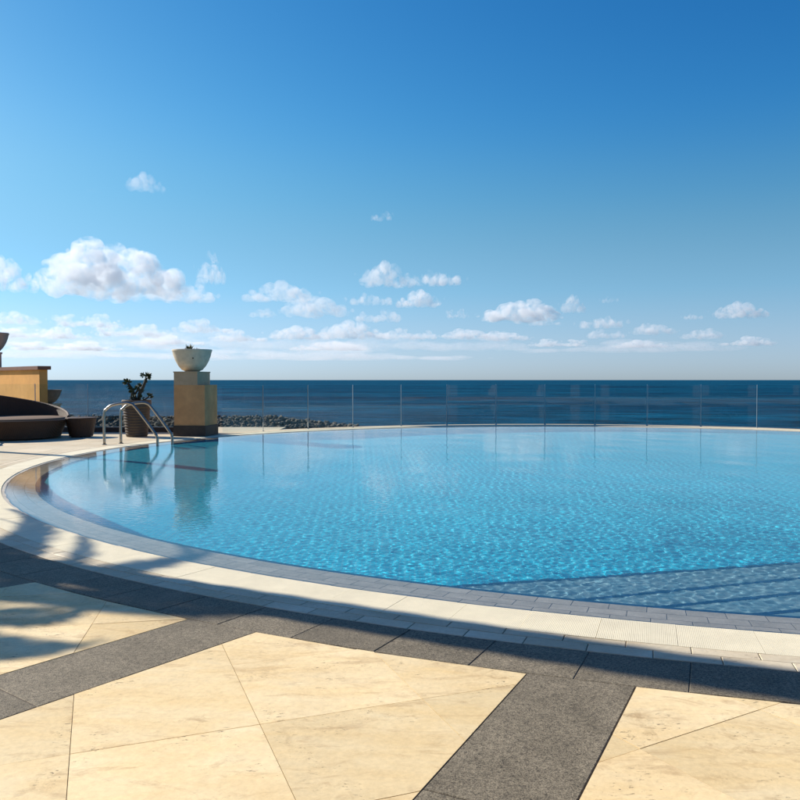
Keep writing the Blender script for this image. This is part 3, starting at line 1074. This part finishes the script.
# ------------------------------------------------------------------ round wicker daybed with shell back, and ottoman
db = empty('wicker_daybed', (-9.36, 19.05, 0))
tag(db, 'round dark brown wicker daybed with a sweeping shell back', 'daybed')
MB().lathe([(1.06, 0.03), (1.08, 0.03), (1.22, 0.40), (1.25, 0.43), (1.25, 0.455), (1.20, 0.46)], 72).build('base', M_WICK, db, smooth=True, autosmooth=40)
cu = MB().lathe([(1.17, 0.452), (1.19, 0.462), (1.19, 0.482), (1.15, 0.498), (0, 0.505)], 64).build('cushion', M_CUSH, db, smooth=True)
sh = MB(); vs = []; fs = []
nseg = 60; nz = 10
for side in (0, 1):
    for i in range(nseg + 1):
        u = i / nseg
        ph = radians(22 + 150 * u)
        top = 0.48 + 0.58 * (u / 0.85) ** 0.85 if u < 0.85 else 1.06 - 0.2 * ((u - 0.85) / 0.15) ** 2
        for j in range(nz + 1):
            v = j / nz
            z = 0.42 + (top - 0.42) * v
            r = 1.27 + 0.10 * sin(v * pi * 0.5) * (top - 0.42) - (0.055 if side else 0)
            vs.append((r * cos(ph), r * sin(ph), z))
    b0 = side * (nseg + 1) * (nz + 1)
    for i in range(nseg):
        for j in range(nz):
            a = b0 + i * (nz + 1) + j
            f = (a, a + nz + 1, a + nz + 2, a + 1)
            fs.append(f if not side else f[::-1])
b1 = (nseg + 1) * (nz + 1)
for i in range(nseg):
    a = i * (nz + 1) + nz
    fs.append((a, a + nz + 1, b1 + a + nz + 1, b1 + a))
    a = i * (nz + 1)
    fs.append((a, b1 + a, b1 + a + nz + 1, a + nz + 1))
for i in (0, nseg):
    for j in range(nz):
        a = i * (nz + 1) + j
        fs.append((a, a + 1, b1 + a + 1, b1 + a))
sh.add(vs, fs).build('shell_back', M_WICK, db, smooth=True, autosmooth=50)
rimpts = []
for i in range(nseg + 1):
    u = i / nseg; ph = radians(22 + 150 * u)
    top = 0.48 + 0.58 * (u / 0.85) ** 0.85 if u < 0.85 else 1.06 - 0.2 * ((u - 0.85) / 0.15) ** 2
    r = 1.245 + 0.10 * (top - 0.42)
    rimpts.append((r * cos(ph), r * sin(ph), top + 0.005))
MB().tube(rimpts, 0.035, 8).build('shell_rim', M_WICK, db, smooth=True)
for a in range(6):
    an = a * pi / 3 + 0.3
    MB().lathe([(0.05, 0), (0.05, 0.035)], 10, (0.9 * cos(an), 0.9 * sin(an), 0)).build('foot', M_PLINTH, db)

ch = empty('lounge_chair', (-9.05, 17.35, 0), radians(25))
tag(ch, 'pale bent frame lounge chair beside the brown daybed at the poolside', 'chair')
for s in (-0.3, 0.3):
    pts = [(0.12 * 1.0, s, 0.0), (0.08, s, 0.12), (0.03, s, 0.24), (-0.05, s, 0.35), (-0.2, s, 0.41), (-0.6, s, 0.42), (-0.85, s, 0.36), (-0.95, s, 0.2), (-1.0, s, 0.0)]
    MB().tube(pts, 0.024, 10).build('side_frame', M_WOOD, ch, smooth=True)
MB().prism([(-0.95, -0.28), (-0.06, -0.28), (-0.06, 0.28), (-0.95, 0.28)], 0.33, 0.37, 0.01).build('seat', M_WICK, ch)
bk = MB().prism([(-0.03, -0.28), (0.03, -0.28), (0.03, 0.28), (-0.03, 0.28)], 0, 0.55, 0.01).build('backrest', M_WICK, ch)
bk.location = (-0.9, 0, 0.36); bk.rotation_euler = (0, radians(-28), 0)

ot = empty('wicker_ottoman', (-7.86, 19.45, 0))
tag(ot, 'small tapered brown wicker ottoman next to the daybed', 'ottoman')
MB().lathe([(0.26, 0.02), (0.275, 0.02), (0.355, 0.43), (0.365, 0.45), (0.365, 0.475), (0.33, 0.485), (0, 0.487)], 40).build('body', M_WICK, ot, smooth=True, autosmooth=40)
for a in range(4):
    an = a * pi / 2 + 0.4
    MB().lathe([(0.03, 0), (0.03, 0.025)], 10, (0.2 * cos(an), 0.2 * sin(an), 0)).build('foot', M_PLINTH, ot)

# ------------------------------------------------------------------ ribbed pot with a bare-branched succulent
pp = at(133.5, 437.3)
pot = empty('plant_pot', (pp.x, pp.y + 0.25, 0))
tag(pot, 'tall brown ribbed pot behind the pool handrails', 'pot')
prof = [(0.245, 0), (0.25, 0.02)]
z = 0.03
while z < 0.70:
    k = z / 0.9
    r = 0.25 + 0.085 * k ** 0.9
    prof += [(r, z), (r + 0.012, z + 0.02), (r + 0.012, z + 0.045), (r + 0.002, z + 0.062)]
    z += 0.067
prof += [(0.335, 0.72), (0.35, 0.74), (0.352, 0.90), (0.345, 0.91), (0.30, 0.91), (0.295, 0.86), (0, 0.85)]
MB().lathe(prof, 40).build('pot_body', M_POT, pot, smooth=True, autosmooth=35)
MB().lathe([(0.30, 0.85), (0.15, 0.872), (0, 0.875)], 24).build('soil', M_SOIL, pot, smooth=True)
pl = empty('potted_succulent', (pp.x, pp.y + 0.25, 0.86))
tag(pl, 'branching succulent with leafy tips growing in the ribbed pot', 'plant')
rr = random.Random(5)
M_STEM = mat_plain('succulent_stem', (0.07, 0.065, 0.05), 0.8, 0.2, 0, 0.3, 25)
def branch(pts, r0, r1):
    m = len(pts)
    return MB().tube(pts, [r0 + (r1 - r0) * i / (m - 1) for i in range(m)], 8)  .build('stem', M_STEM, pl, smooth=True)
def tuft(c, d, n_, L, seed):
    rr = random.Random(seed); mb = MB()
    d = Vector(d).normalized()
    for k in range(n_):
        v = Vector((rr.uniform(-1, 1), rr.uniform(-1, 1), rr.uniform(-1, 1))).normalized()
        v = (v + d * 0.75).normalized(); l = L * rr.uniform(0.7, 1.15)
        s = v.cross(Vector((rr.uniform(-1, 1), rr.uniform(-1, 1), 0.3))).normalized() * l * 0.2
        u = s.cross(v).normalized() * l * 0.05
        o = Vector(c) + v * 0.01; m = o + v * l * 0.6
        mb.add([o, m + s, m + u, m - s, m - u, o + v * l], [(0,1,2),(0,2,3),(0,3,4),(0,4,1),(5,2,1),(5,3,2),(5,4,3),(5,1,4)])
    return mb.build('leaf_tuft', M_LEAF, pl)
px = 1106 / 57.3 / F          # metres per photo pixel at the pot
def P(x, y, dy=0.0):
    return ((x - 133.5) * px, dy, (400 - y) * px + 0.03)
branch([P(133, 402), P(131, 395, .02), P(128, 388, .03), P(124.5, 382.5, .04)], 0.05, 0.032)
branch([P(135, 402), P(137, 393, -.03), P(141, 386, -.05), P(144.5, 377, -.05)], 0.05, 0.032)
branch([P(131, 395, .02), P(134, 389, .05), P(135, 386, .08)], 0.024, 0.016)
branch([P(137, 393, -.03), P(138, 389, -.12), P(136, 388, -.16)], 0.022, 0.014)
branch([P(135, 402), P(142, 398, .08), P(145, 396, .1)], 0.024, 0.016)
branch([P(132, 402), P(129.5, 397, -.1), P(130.5, 392, -.16)], 0.024, 0.014)
for q, d, n_, L, sd_ in [(P(124, 382, .04), (-.5, 0, .6), 26, .085, 1), (P(145, 376, -.05), (.5, 0, .6), 26, .085, 2), (P(141.5, 374, -.05), (-.8, 0, .3), 10, .06, 9), (P(135, 386, .08), (.2, 0, 1), 12, .07, 3), (P(136, 388, -.16), (0, -.5, .6), 12, .07, 4), (P(145, 396, .1), (.6, 0, .4), 12, .07, 5), (P(130.5, 392, -.16), (-.3, 0, .6), 12, .07, 6), (P(139, 390, -.05), (.1, 0, .6), 10, .06, 7), (P(128.5, 389, .03), (.1, 0, .6), 10, .06, 8), (P(133, 396, -.1), (-.4, -.3, .5), 10, .055, 11), (P(140, 397, -.08), (.4, -.3, .5), 10, .055, 12), (P(129, 398, 0), (-.6, 0, .4), 9, .05, 13), (P(142.5, 381, -.05), (.5, 0, .3), 9, .05, 14), (P(126, 386, .03), (-.5, 0, .2), 9, .05, 15), (P(137, 391, .06), (.2, .3, .6), 9, .055, 16)]:
    tuft(q, d, int(n_ * 1.7), L * 1.45, sd_)

# ------------------------------------------------------------------ pool handrails
def rail_pts(x0, y0, x1, y1, top=0.90):
    """deck post up, a bend, a nearly level run, then sloping down into the water"""
    d = Vector((x1 - x0, y1 - y0, 0)); L = d.length; d.normalize()
    key = [(0, 0), (0, top * 0.72), (0.05 * L, top * 0.86), (0.16 * L, top * 0.955), (0.38 * L, top), (0.50 * L, top * 0.985), (0.60 * L, top * 0.88), (0.94 * L, top * 0.30), (0.99 * L, top * 0.18), (1.0 * L, 0.05), (1.0 * L, -0.75)]
    pts = [Vector((x0, y0, 0)) + d * k + Vector((0, 0, z)) for k, z in key]
    out = []
    for i in range(len(pts) - 1):       # Catmull-Rom
        p0 = pts[max(i - 1, 0)]; p1 = pts[i]; p2 = pts[i + 1]; p3 = pts[min(i + 2, len(pts) - 1)]
        for k in range(6):
            t = k / 6
            out.append(0.5 * ((2 * p1) + (p2 - p0) * t + (2 * p0 - 5 * p1 + 4 * p2 - p3) * t * t + (3 * p1 - p0 - 3 * p2 + p3) * t ** 3))
    out.append(pts[-1])
    return out
A1 = at(104.4, 444.8); A2 = at(121, 443.6)
B1 = at(157.5, 444.6); B2 = at(172.3, 443.0)
RAILS = []
lad = empty('pool_ladder', A1)
tag(lad, 'pair of curved steel handrails going down into the pool', 'pool ladder')
for a, b in ((A1, B1), (A2, B2)):
    pts = [Vector(p) - A1 for p in rail_pts(a.x, a.y, b.x, b.y)]
    RAILS.append(MB().tube(pts, 0.030, 12).build('handrail', M_STEEL, lad, smooth=True))
    hr = RAILS[-1]
    fl = MB().lathe([(0.05, 0), (0.05, 0.012), (0.03, 0.02), (0.026, 0.03)], 20).build('flange', M_STEEL, hr, smooth=True, autosmooth=40)
    fl.location = (a.x - A1.x, a.y - A1.y, 0.001)
for z in (-0.25, -0.5):
    q = [B1 - A1, B2 - A1]
    c0 = Vector((q[0].x, q[0].y, z)); c1 = Vector((q[1].x, q[1].y, z))
    d = (c1 - c0).normalized(); w = Vector((-d.y, d.x, 0)) * 0.05
    mb = MB().prism([tuple((c0 - w).xy), tuple((c1 - w).xy), tuple((c1 + w).xy), tuple((c0 + w).xy)][::1] if area([tuple((c0 - w).xy), tuple((c1 - w).xy), tuple((c1 + w).xy), tuple((c0 + w).xy)]) > 0 else [tuple((c0 + w).xy), tuple((c1 + w).xy), tuple((c1 - w).xy), tuple((c0 - w).xy)], z - 0.015, z + 0.015, 0.004)
    mb.build('tread', M_STEEL, lad)

# ------------------------------------------------------------------ paving further back and the hotel behind the terrace (mirrored in the glass)
sh_ = MB(); vs = []; fs = []
m = 60
for i in range(m + 1):
    s_ = SA - 4 + (SB - SA + 8) * i / m
    a = curve(s_, 7.02)[0]; b = curve(s_, 20)[0]
    vs += [(a.x, a.y, -0.001), (b.x, b.y, -0.001)]
for i in range(m):
    fs.append((2*i, 2*i+1, 2*i+3, 2*i+2))
sh_.add(vs, fs).build('rear_paving', M_TRAV, deck)
M_HGL = mat_plain('dark_window_glass', (0.015, 0.02, 0.025), 0.08, 0.5, 0, 0.1, 2)
M_HWALL = mat_plain('pale_hotel_render', (0.55, 0.45, 0.33), 0.85, 0.2, 0, 0.1, 0.6)
hotel = empty('hotel_building', (0, -18, 0))
tag(hotel, 'five storey beige hotel with rows of balconies behind the pool terrace', 'building')
x0, x1, nb, st = -29.0, 25.0, 12, 3.3
bay = (x1 - x0) / nb
for f in range(5):
    z0 = f * st
    MB().box((x0, -12, z0 + 2.75), (x1, 0, z0 + st)).build('wall_band', M_HWALL, hotel)
    for k in range(nb + 1):
        x = x0 + bay * k
        MB().box((x - 0.35, -11.9, z0 - 0.05 if f == 0 else z0), (x + 0.35, 0.05, z0 + 2.75)).build('pier', M_HWALL, hotel)
for f in range(5):
    for k in range(nb):
        z0 = f * st; x = x0 + bay * k
        w = MB().box((x + 0.35, -1.7 if f else -3.0, z0 - 0.02), (x + bay - 0.35, -1.6 if f else -2.9, z0 + 2.75)).build('window', M_HGL, hotel)
        if f:
            MB().box((x + 0.36, 0.0, z0 - 0.02), (x + bay - 0.36, 0.9, z0 + 0.12)).build('balcony', M_HWALL, hotel)
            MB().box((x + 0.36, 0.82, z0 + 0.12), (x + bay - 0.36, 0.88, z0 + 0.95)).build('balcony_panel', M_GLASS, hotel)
MB().box((x0 - 0.3, -12.2, 5 * st), (x1 + 0.3, 0.35, 5 * st + 0.5)).build('parapet', M_HWALL, hotel)

# ------------------------------------------------------------------ palms just outside the picture, whose shadows cross the deck
def frond_mesh(seed, L=3.3):
    rr = random.Random(seed); mb = MB()
    pts = []
    for i in range(13):
        t = i / 12
        pts.append(Vector((L * t * (1 - 0.22 * t * t), 0, L * (0.62 * t - 0.95 * t * t))))
    mb.tube(pts, [0.035 * (1 - t / 13) + 0.006 for t in range(13)], 5)
    for i in range(60):
        t = 0.12 + 0.88 * i / 59
        k = t * 12; j = min(int(k), 11)
        p = pts[j].lerp(pts[j + 1], k - j)
        tan = (pts[j + 1] - pts[j]).normalized()
        for sgn in (-1, 1):
            l = (0.40 * sin(pi * min(1, 0.12 + t * 0.88)) ** 0.6 + 0.10) * rr.uniform(0.85, 1.1)
            d = (tan * 1.15 + Vector((0, sgn * 0.8, -0.05 - 0.25 * rr.random()))).normalized()
            w = tan * 0.034
            q = p + d * l * 0.55 + Vector((0, 0, 0.02)); e = p + d * l - Vector((0, 0, 0.10 * l))
            mb.add([p - w * 0.5, p + w * 0.5, q + w, q - w, e], [(0, 1, 2, 3), (3, 2, 4)])
    me = mb.mesh('frond', M_PALM)
    return me
FR = [frond_mesh(i) for i in range(4)]
def palm(loc, H, label, r0=0.24, r1=0.19, nf=34, seed=0, lean=(0, 0)):
    t = empty('palm_tree', loc); tag(t, label, 'palm tree', 'palms beside the pool terrace')
    rr = random.Random(seed)
    pts = []; rs = []
    m = int(H / 0.14)
    for i in range(m + 1):
        u = i / m
        pts.append((lean[0] * u * u, lean[1] * u * u, H * u))
        rs.append(r0 + (r1 - r0) * u + (0.018 if i % 2 else 0.0) + (0.07 * max(0, 1 - u * 10)))
    MB().tube(pts, rs, 14).build('trunk', M_BARK, t, smooth=True)
    crown = MB().lathe([(0.1, -0.3), (r1 + 0.09, -0.1), (r1 + 0.1, 0.15), (0.05, 0.5)], 14).build('crown_shaft', M_BARK, t, smooth=True)
    crown.location = pts[-1]
    for k in range(nf):
        o = link(rr.choice(FR), 'frond', t)
        o.location = Vector(pts[-1]) + Vector((0, 0, 0.1))
        el = rr.uniform(-0.75, 0.55)
        o.rotation_euler = (rr.uniform(-.3, .3), el, k * 2.39996 + rr.uniform(-.2, .2))
        sc = rr.uniform(0.8, 1.05); o.scale = (sc, sc, sc)
    return t
back = lambda p, t: (p[0] + SUN_AZ.x * t, p[1] + SUN_AZ.y * t, -0.03)
palm(back((0.0, 4.5), 7.6), 10.6, 'tall palm whose trunk shadow lies across the coping', seed=1)
palm(back((-4.5, 5.9), 6.6), 4.3, 'shorter palm whose frond shadows reach the corner paving', seed=2, nf=26)

palm(back((-4.75, 5.3), 5.6), 3.7, 'lowest palm with few fronds beside the terrace paving', seed=12, nf=15, r0=0.2, r1=0.16)

# unseen post added off to the side to cast a shadow on the pool floor
lp = back((-7.1, 15.0), 2.9)
shading = empty('added_shadow_post', lp); tag(shading, 'tall dark lamp post, unseen, added to cast a stripe of shade on the pool floor', 'lamp post')
MB().lathe([(0.2, 0), (0.2, 0.06), (0.13, 0.1), (0.12, 0.9), (0.10, 0.95), (0.09, 3.9), (0.07, 3.95)], 20).build('pole', M_PLINTH, shading, smooth=True, autosmooth=35)
MB().lathe([(0.08, 3.95), (0.16, 4.0), (0.19, 4.2), (0.16, 4.4), (0.08, 4.48), (0.02, 4.5)], 24).build('post_head', M_BOWL, shading, smooth=True)

# ------------------------------------------------------------------ clouds: lumpy bodies of pale vapour far out over the sea
def mat_cloud(name, dens, lo, hi):
    t = NT(name)
    v = t.n('ShaderNodeVolumePrincipled')
    v.inputs['Color'].default_value = (1, 1, 1, 1)
    v.inputs['Anisotropy'].default_value = 0.25
    n1 = t.noise(t.pos(), 0.0085, 7, 0.70, 0.8)
    t.l(t.math('MULTIPLY', t.ramp(n1, [(lo, 0.0), (hi, 1.0)]), dens), v.inputs['Density'])
    t.l(v.outputs[0], t.out.inputs['Volume'])
    t.m.cycles.volume_sampling = 'MULTIPLE_IMPORTANCE'
    return t.m
M_CL = [mat_cloud('dense_cloud_vapour', 0.013, 0.42, 0.60), mat_cloud('thin_cloud_vapour', 0.0085, 0.40, 0.64), mat_cloud('veil_cloud_vapour', 0.0008, 0.34, 0.62)]
tex = bpy.data.textures.new('cloud_lumps', 'CLOUDS'); tex.noise_scale = 0.22; tex.noise_depth = 4
def cloud_mesh(seed, lobes, flat=0.55):
    """unit-size cloud: x -1..1; lobes of (x, height)"""
    rr = random.Random(seed)
    bm = bmesh.new()
    for (x, hgt) in lobes:
        for k in range(16):
            u = rr.random()
            px_ = x + rr.gauss(0, 0.16); pz = hgt * u * u ; py = rr.gauss(0, 0.20)
            r = (0.09 + 0.11 * rr.random()) * (0.6 + hgt)
            m = Matrix.Translation((px_, py, pz)) @ Matrix.Diagonal((1.15, 1, 0.85, 1))
            bmesh.ops.create_icosphere(bm, subdivisions=2, radius=r, matrix=m)
        for k in range(10):
            px_ = x + rr.gauss(0, 0.22); py = rr.gauss(0, 0.22)
            r = 0.03 + 0.05 * rr.random()
            bmesh.ops.create_icosphere(bm, subdivisions=1, radius=r, matrix=Matrix.Translation((px_, py, hgt * rr.uniform(-0.1, 0.9))))
    me = bpy.data.meshes.new('cloud'); bm.to_mesh(me); bm.free()
    o = bpy.data.objects.new('cloud_tmp', me); COL.objects.link(o)
    md = o.modifiers.new('r', 'REMESH'); md.mode = 'VOXEL'; md.voxel_size = 0.018
    d = o.modifiers.new('d', 'DISPLACE'); d.texture = tex; d.strength = 0.10; d.mid_level = 0.55; d.texture_coords = 'LOCAL'
    s_ = o.modifiers.new('r2', 'REMESH'); s_.mode = 'VOXEL'; s_.voxel_size = 0.018
    dg = bpy.context.evaluated_depsgraph_get()
    ev = o.evaluated_get(dg)
    out = bpy.data.meshes.new_from_object(ev)
    out.materials.clear()
    bpy.data.objects.remove(o)
    return out
CM = [cloud_mesh(31, [(-0.72, 0.22), (-0.4, 0.5), (-0.05, 0.42), (0.3, 0.35), (0.62, 0.18)]),
      cloud_mesh(12, [(-0.6, 0.2), (-0.2, 0.38), (0.25, 0.3), (0.65, 0.12)]),
      cloud_mesh(13, [(-0.5, 0.12), (0.0, 0.25), (0.5, 0.3)]),
      cloud_mesh(14, [(-0.7, 0.1), (-0.3, 0.16), (0.1, 0.2), (0.6, 0.1)]),
      cloud_mesh(15, [(-0.75, 0.3), (-0.45, 0.1), (0.0, 0.08), (0.35, 0.34), (0.7, 0.2)]),
      cloud_mesh(16, [(-0.6, 0.05), (-0.2, 0.12), (0.2, 0.36), (0.55, 0.22)]),
      cloud_mesh(17, [(-0.8, 0.12), (-0.55, 0.26), (-0.1, 0.15), (0.3, 0.1), (0.75, 0.16)])]
ALT = 850.0
def cloud(cx, cy, w, h, var, thin, label, group=None, flip=False):
    """cx, cy: photo pixel of the middle; the distance follows from one common cloud height"""
    dist = ALT / ((380 - cy) / F)
    X = (cx - 400) / F * dist
    me = CM[var].copy(); me.materials.append(M_CL[thin])
    o = link(me, 'cloud'); tag(o, label, 'cloud', group)
    bb = [v.co for v in me.vertices]
    x0 = min(v.x for v in bb); x1 = max(v.x for v in bb); z0 = min(v.z for v in bb); z1 = max(v.z for v in bb)
    wx = w / F * dist; hz = h / F * dist
    sx = wx / (x1 - x0); sz = hz / (z1 - z0)
    o.scale = (-sx if flip else sx, sx * 0.8, sz)
    o.rotation_euler = (0, 0, -math.atan2(X, dist))
    o.location = (X, dist, EYE + (380 - cy) / F * dist - sz * (z0 + z1) / 2)
    return o
G_LOW = 'small pale clouds in a row above the horizon'
cloud(122, 270, 165, 66, 0, 0, 'largest white cumulus cloud, high above the pot and daybed')
cloud(4, 274, 74, 38, 1, 0, 'white cloud above the ochre garden wall')
cloud(147, 184, 44, 20, 1, 0, 'small lone white cloud above the largest cumulus')
cloud(382, 217, 24, 11, 2, 0, 'tiny lone cloud high above the glass fence')
cloud(212, 268, 32, 36, 1, 0, 'small round puff at the edge of the largest cumulus')
cloud(388, 275, 62, 28, 1, 0, 'bright double headed cloud above the centre of the glass fence')
cloud(438, 279, 64, 18, 3, 0, 'flat cloud trailing beside the bright double headed cloud')
cloud(278, 292, 80, 22, 1, 1, 'broad soft cloud between the column and the double headed cloud', flip=True)
cloud(318, 306, 76, 26, 0, 1, 'soft ragged cloud under the broad soft cloud')
cloud(372, 300, 56, 14, 3, 1, 'thin flat cloud under the double headed cloud')
cloud(418, 299, 50, 19, 1, 0, 'compact white cloud under the flat trailing cloud', flip=True)
cloud(517, 311, 88, 26, 0, 0, 'long white cloud with two humps above the middle of the pool', flip=True)
cloud(573, 304, 28, 20, 1, 0, 'small round white cloud beside the long two humped cloud')
cloud(610, 300, 22, 8, 3, 1, 'tiny flat wisp of cloud beside the small round cloud')
cloud(740, 310, 58, 18, 1, 0, 'white cloud standing alone over the open dark sea')
cloud(693, 317, 24, 7, 3, 1, 'thin flat wisp beside the lone cloud over the open sea')
rr = random.Random(21)
for cx, cy, w, h in [(12, 318, 60, 14), (85, 321, 70, 16), (40, 333, 90, 14), (130, 331, 80, 15), (205, 326, 66, 16), (172, 340, 80, 11), (262, 313, 30, 11), (240, 336, 64, 13), (300, 333, 70, 15), (352, 330, 76, 20), (378, 316, 50, 15), (410, 334, 60, 13), (456, 314, 24, 11), (470, 334, 60, 12), (545, 321, 36, 11), (505, 336, 60, 11), (600, 323, 56, 14), (606, 334, 40, 11), (655, 329, 50, 13), (700, 334, 46, 12), (745, 341, 60, 11), (560, 343, 60, 9), (640, 344, 60, 9), (60, 346, 110, 11), (330, 346, 90, 10)]:
    cloud(cx, cy, w, h, rr.choice([0, 1, 3, 4, 5, 6]), 1, 'small pale flat cloud in the hazy row above the horizon', G_LOW, rr.random() < 0.5)
cloud(165, 291, 110, 26, 6, 1, 'soft low shelf of cloud right under the largest cumulus')
cloud(96, 192, 20, 6, 3, 2, 'faintest thin wisp near the small lone white cloud')
for cx, cy, w, h in [(70, 336, 240, 26), (250, 340, 240, 24), (430, 343, 220, 18), (120, 352, 300, 16), (620, 346, 240, 14), (350, 354, 280, 14)]:
    cloud(cx, cy, w, h, rr.choice([4, 5, 6]), 2, 'broad faint veil of cloud low over the sea', 'faint veils of cloud low over the sea', rr.random() < 0.5)
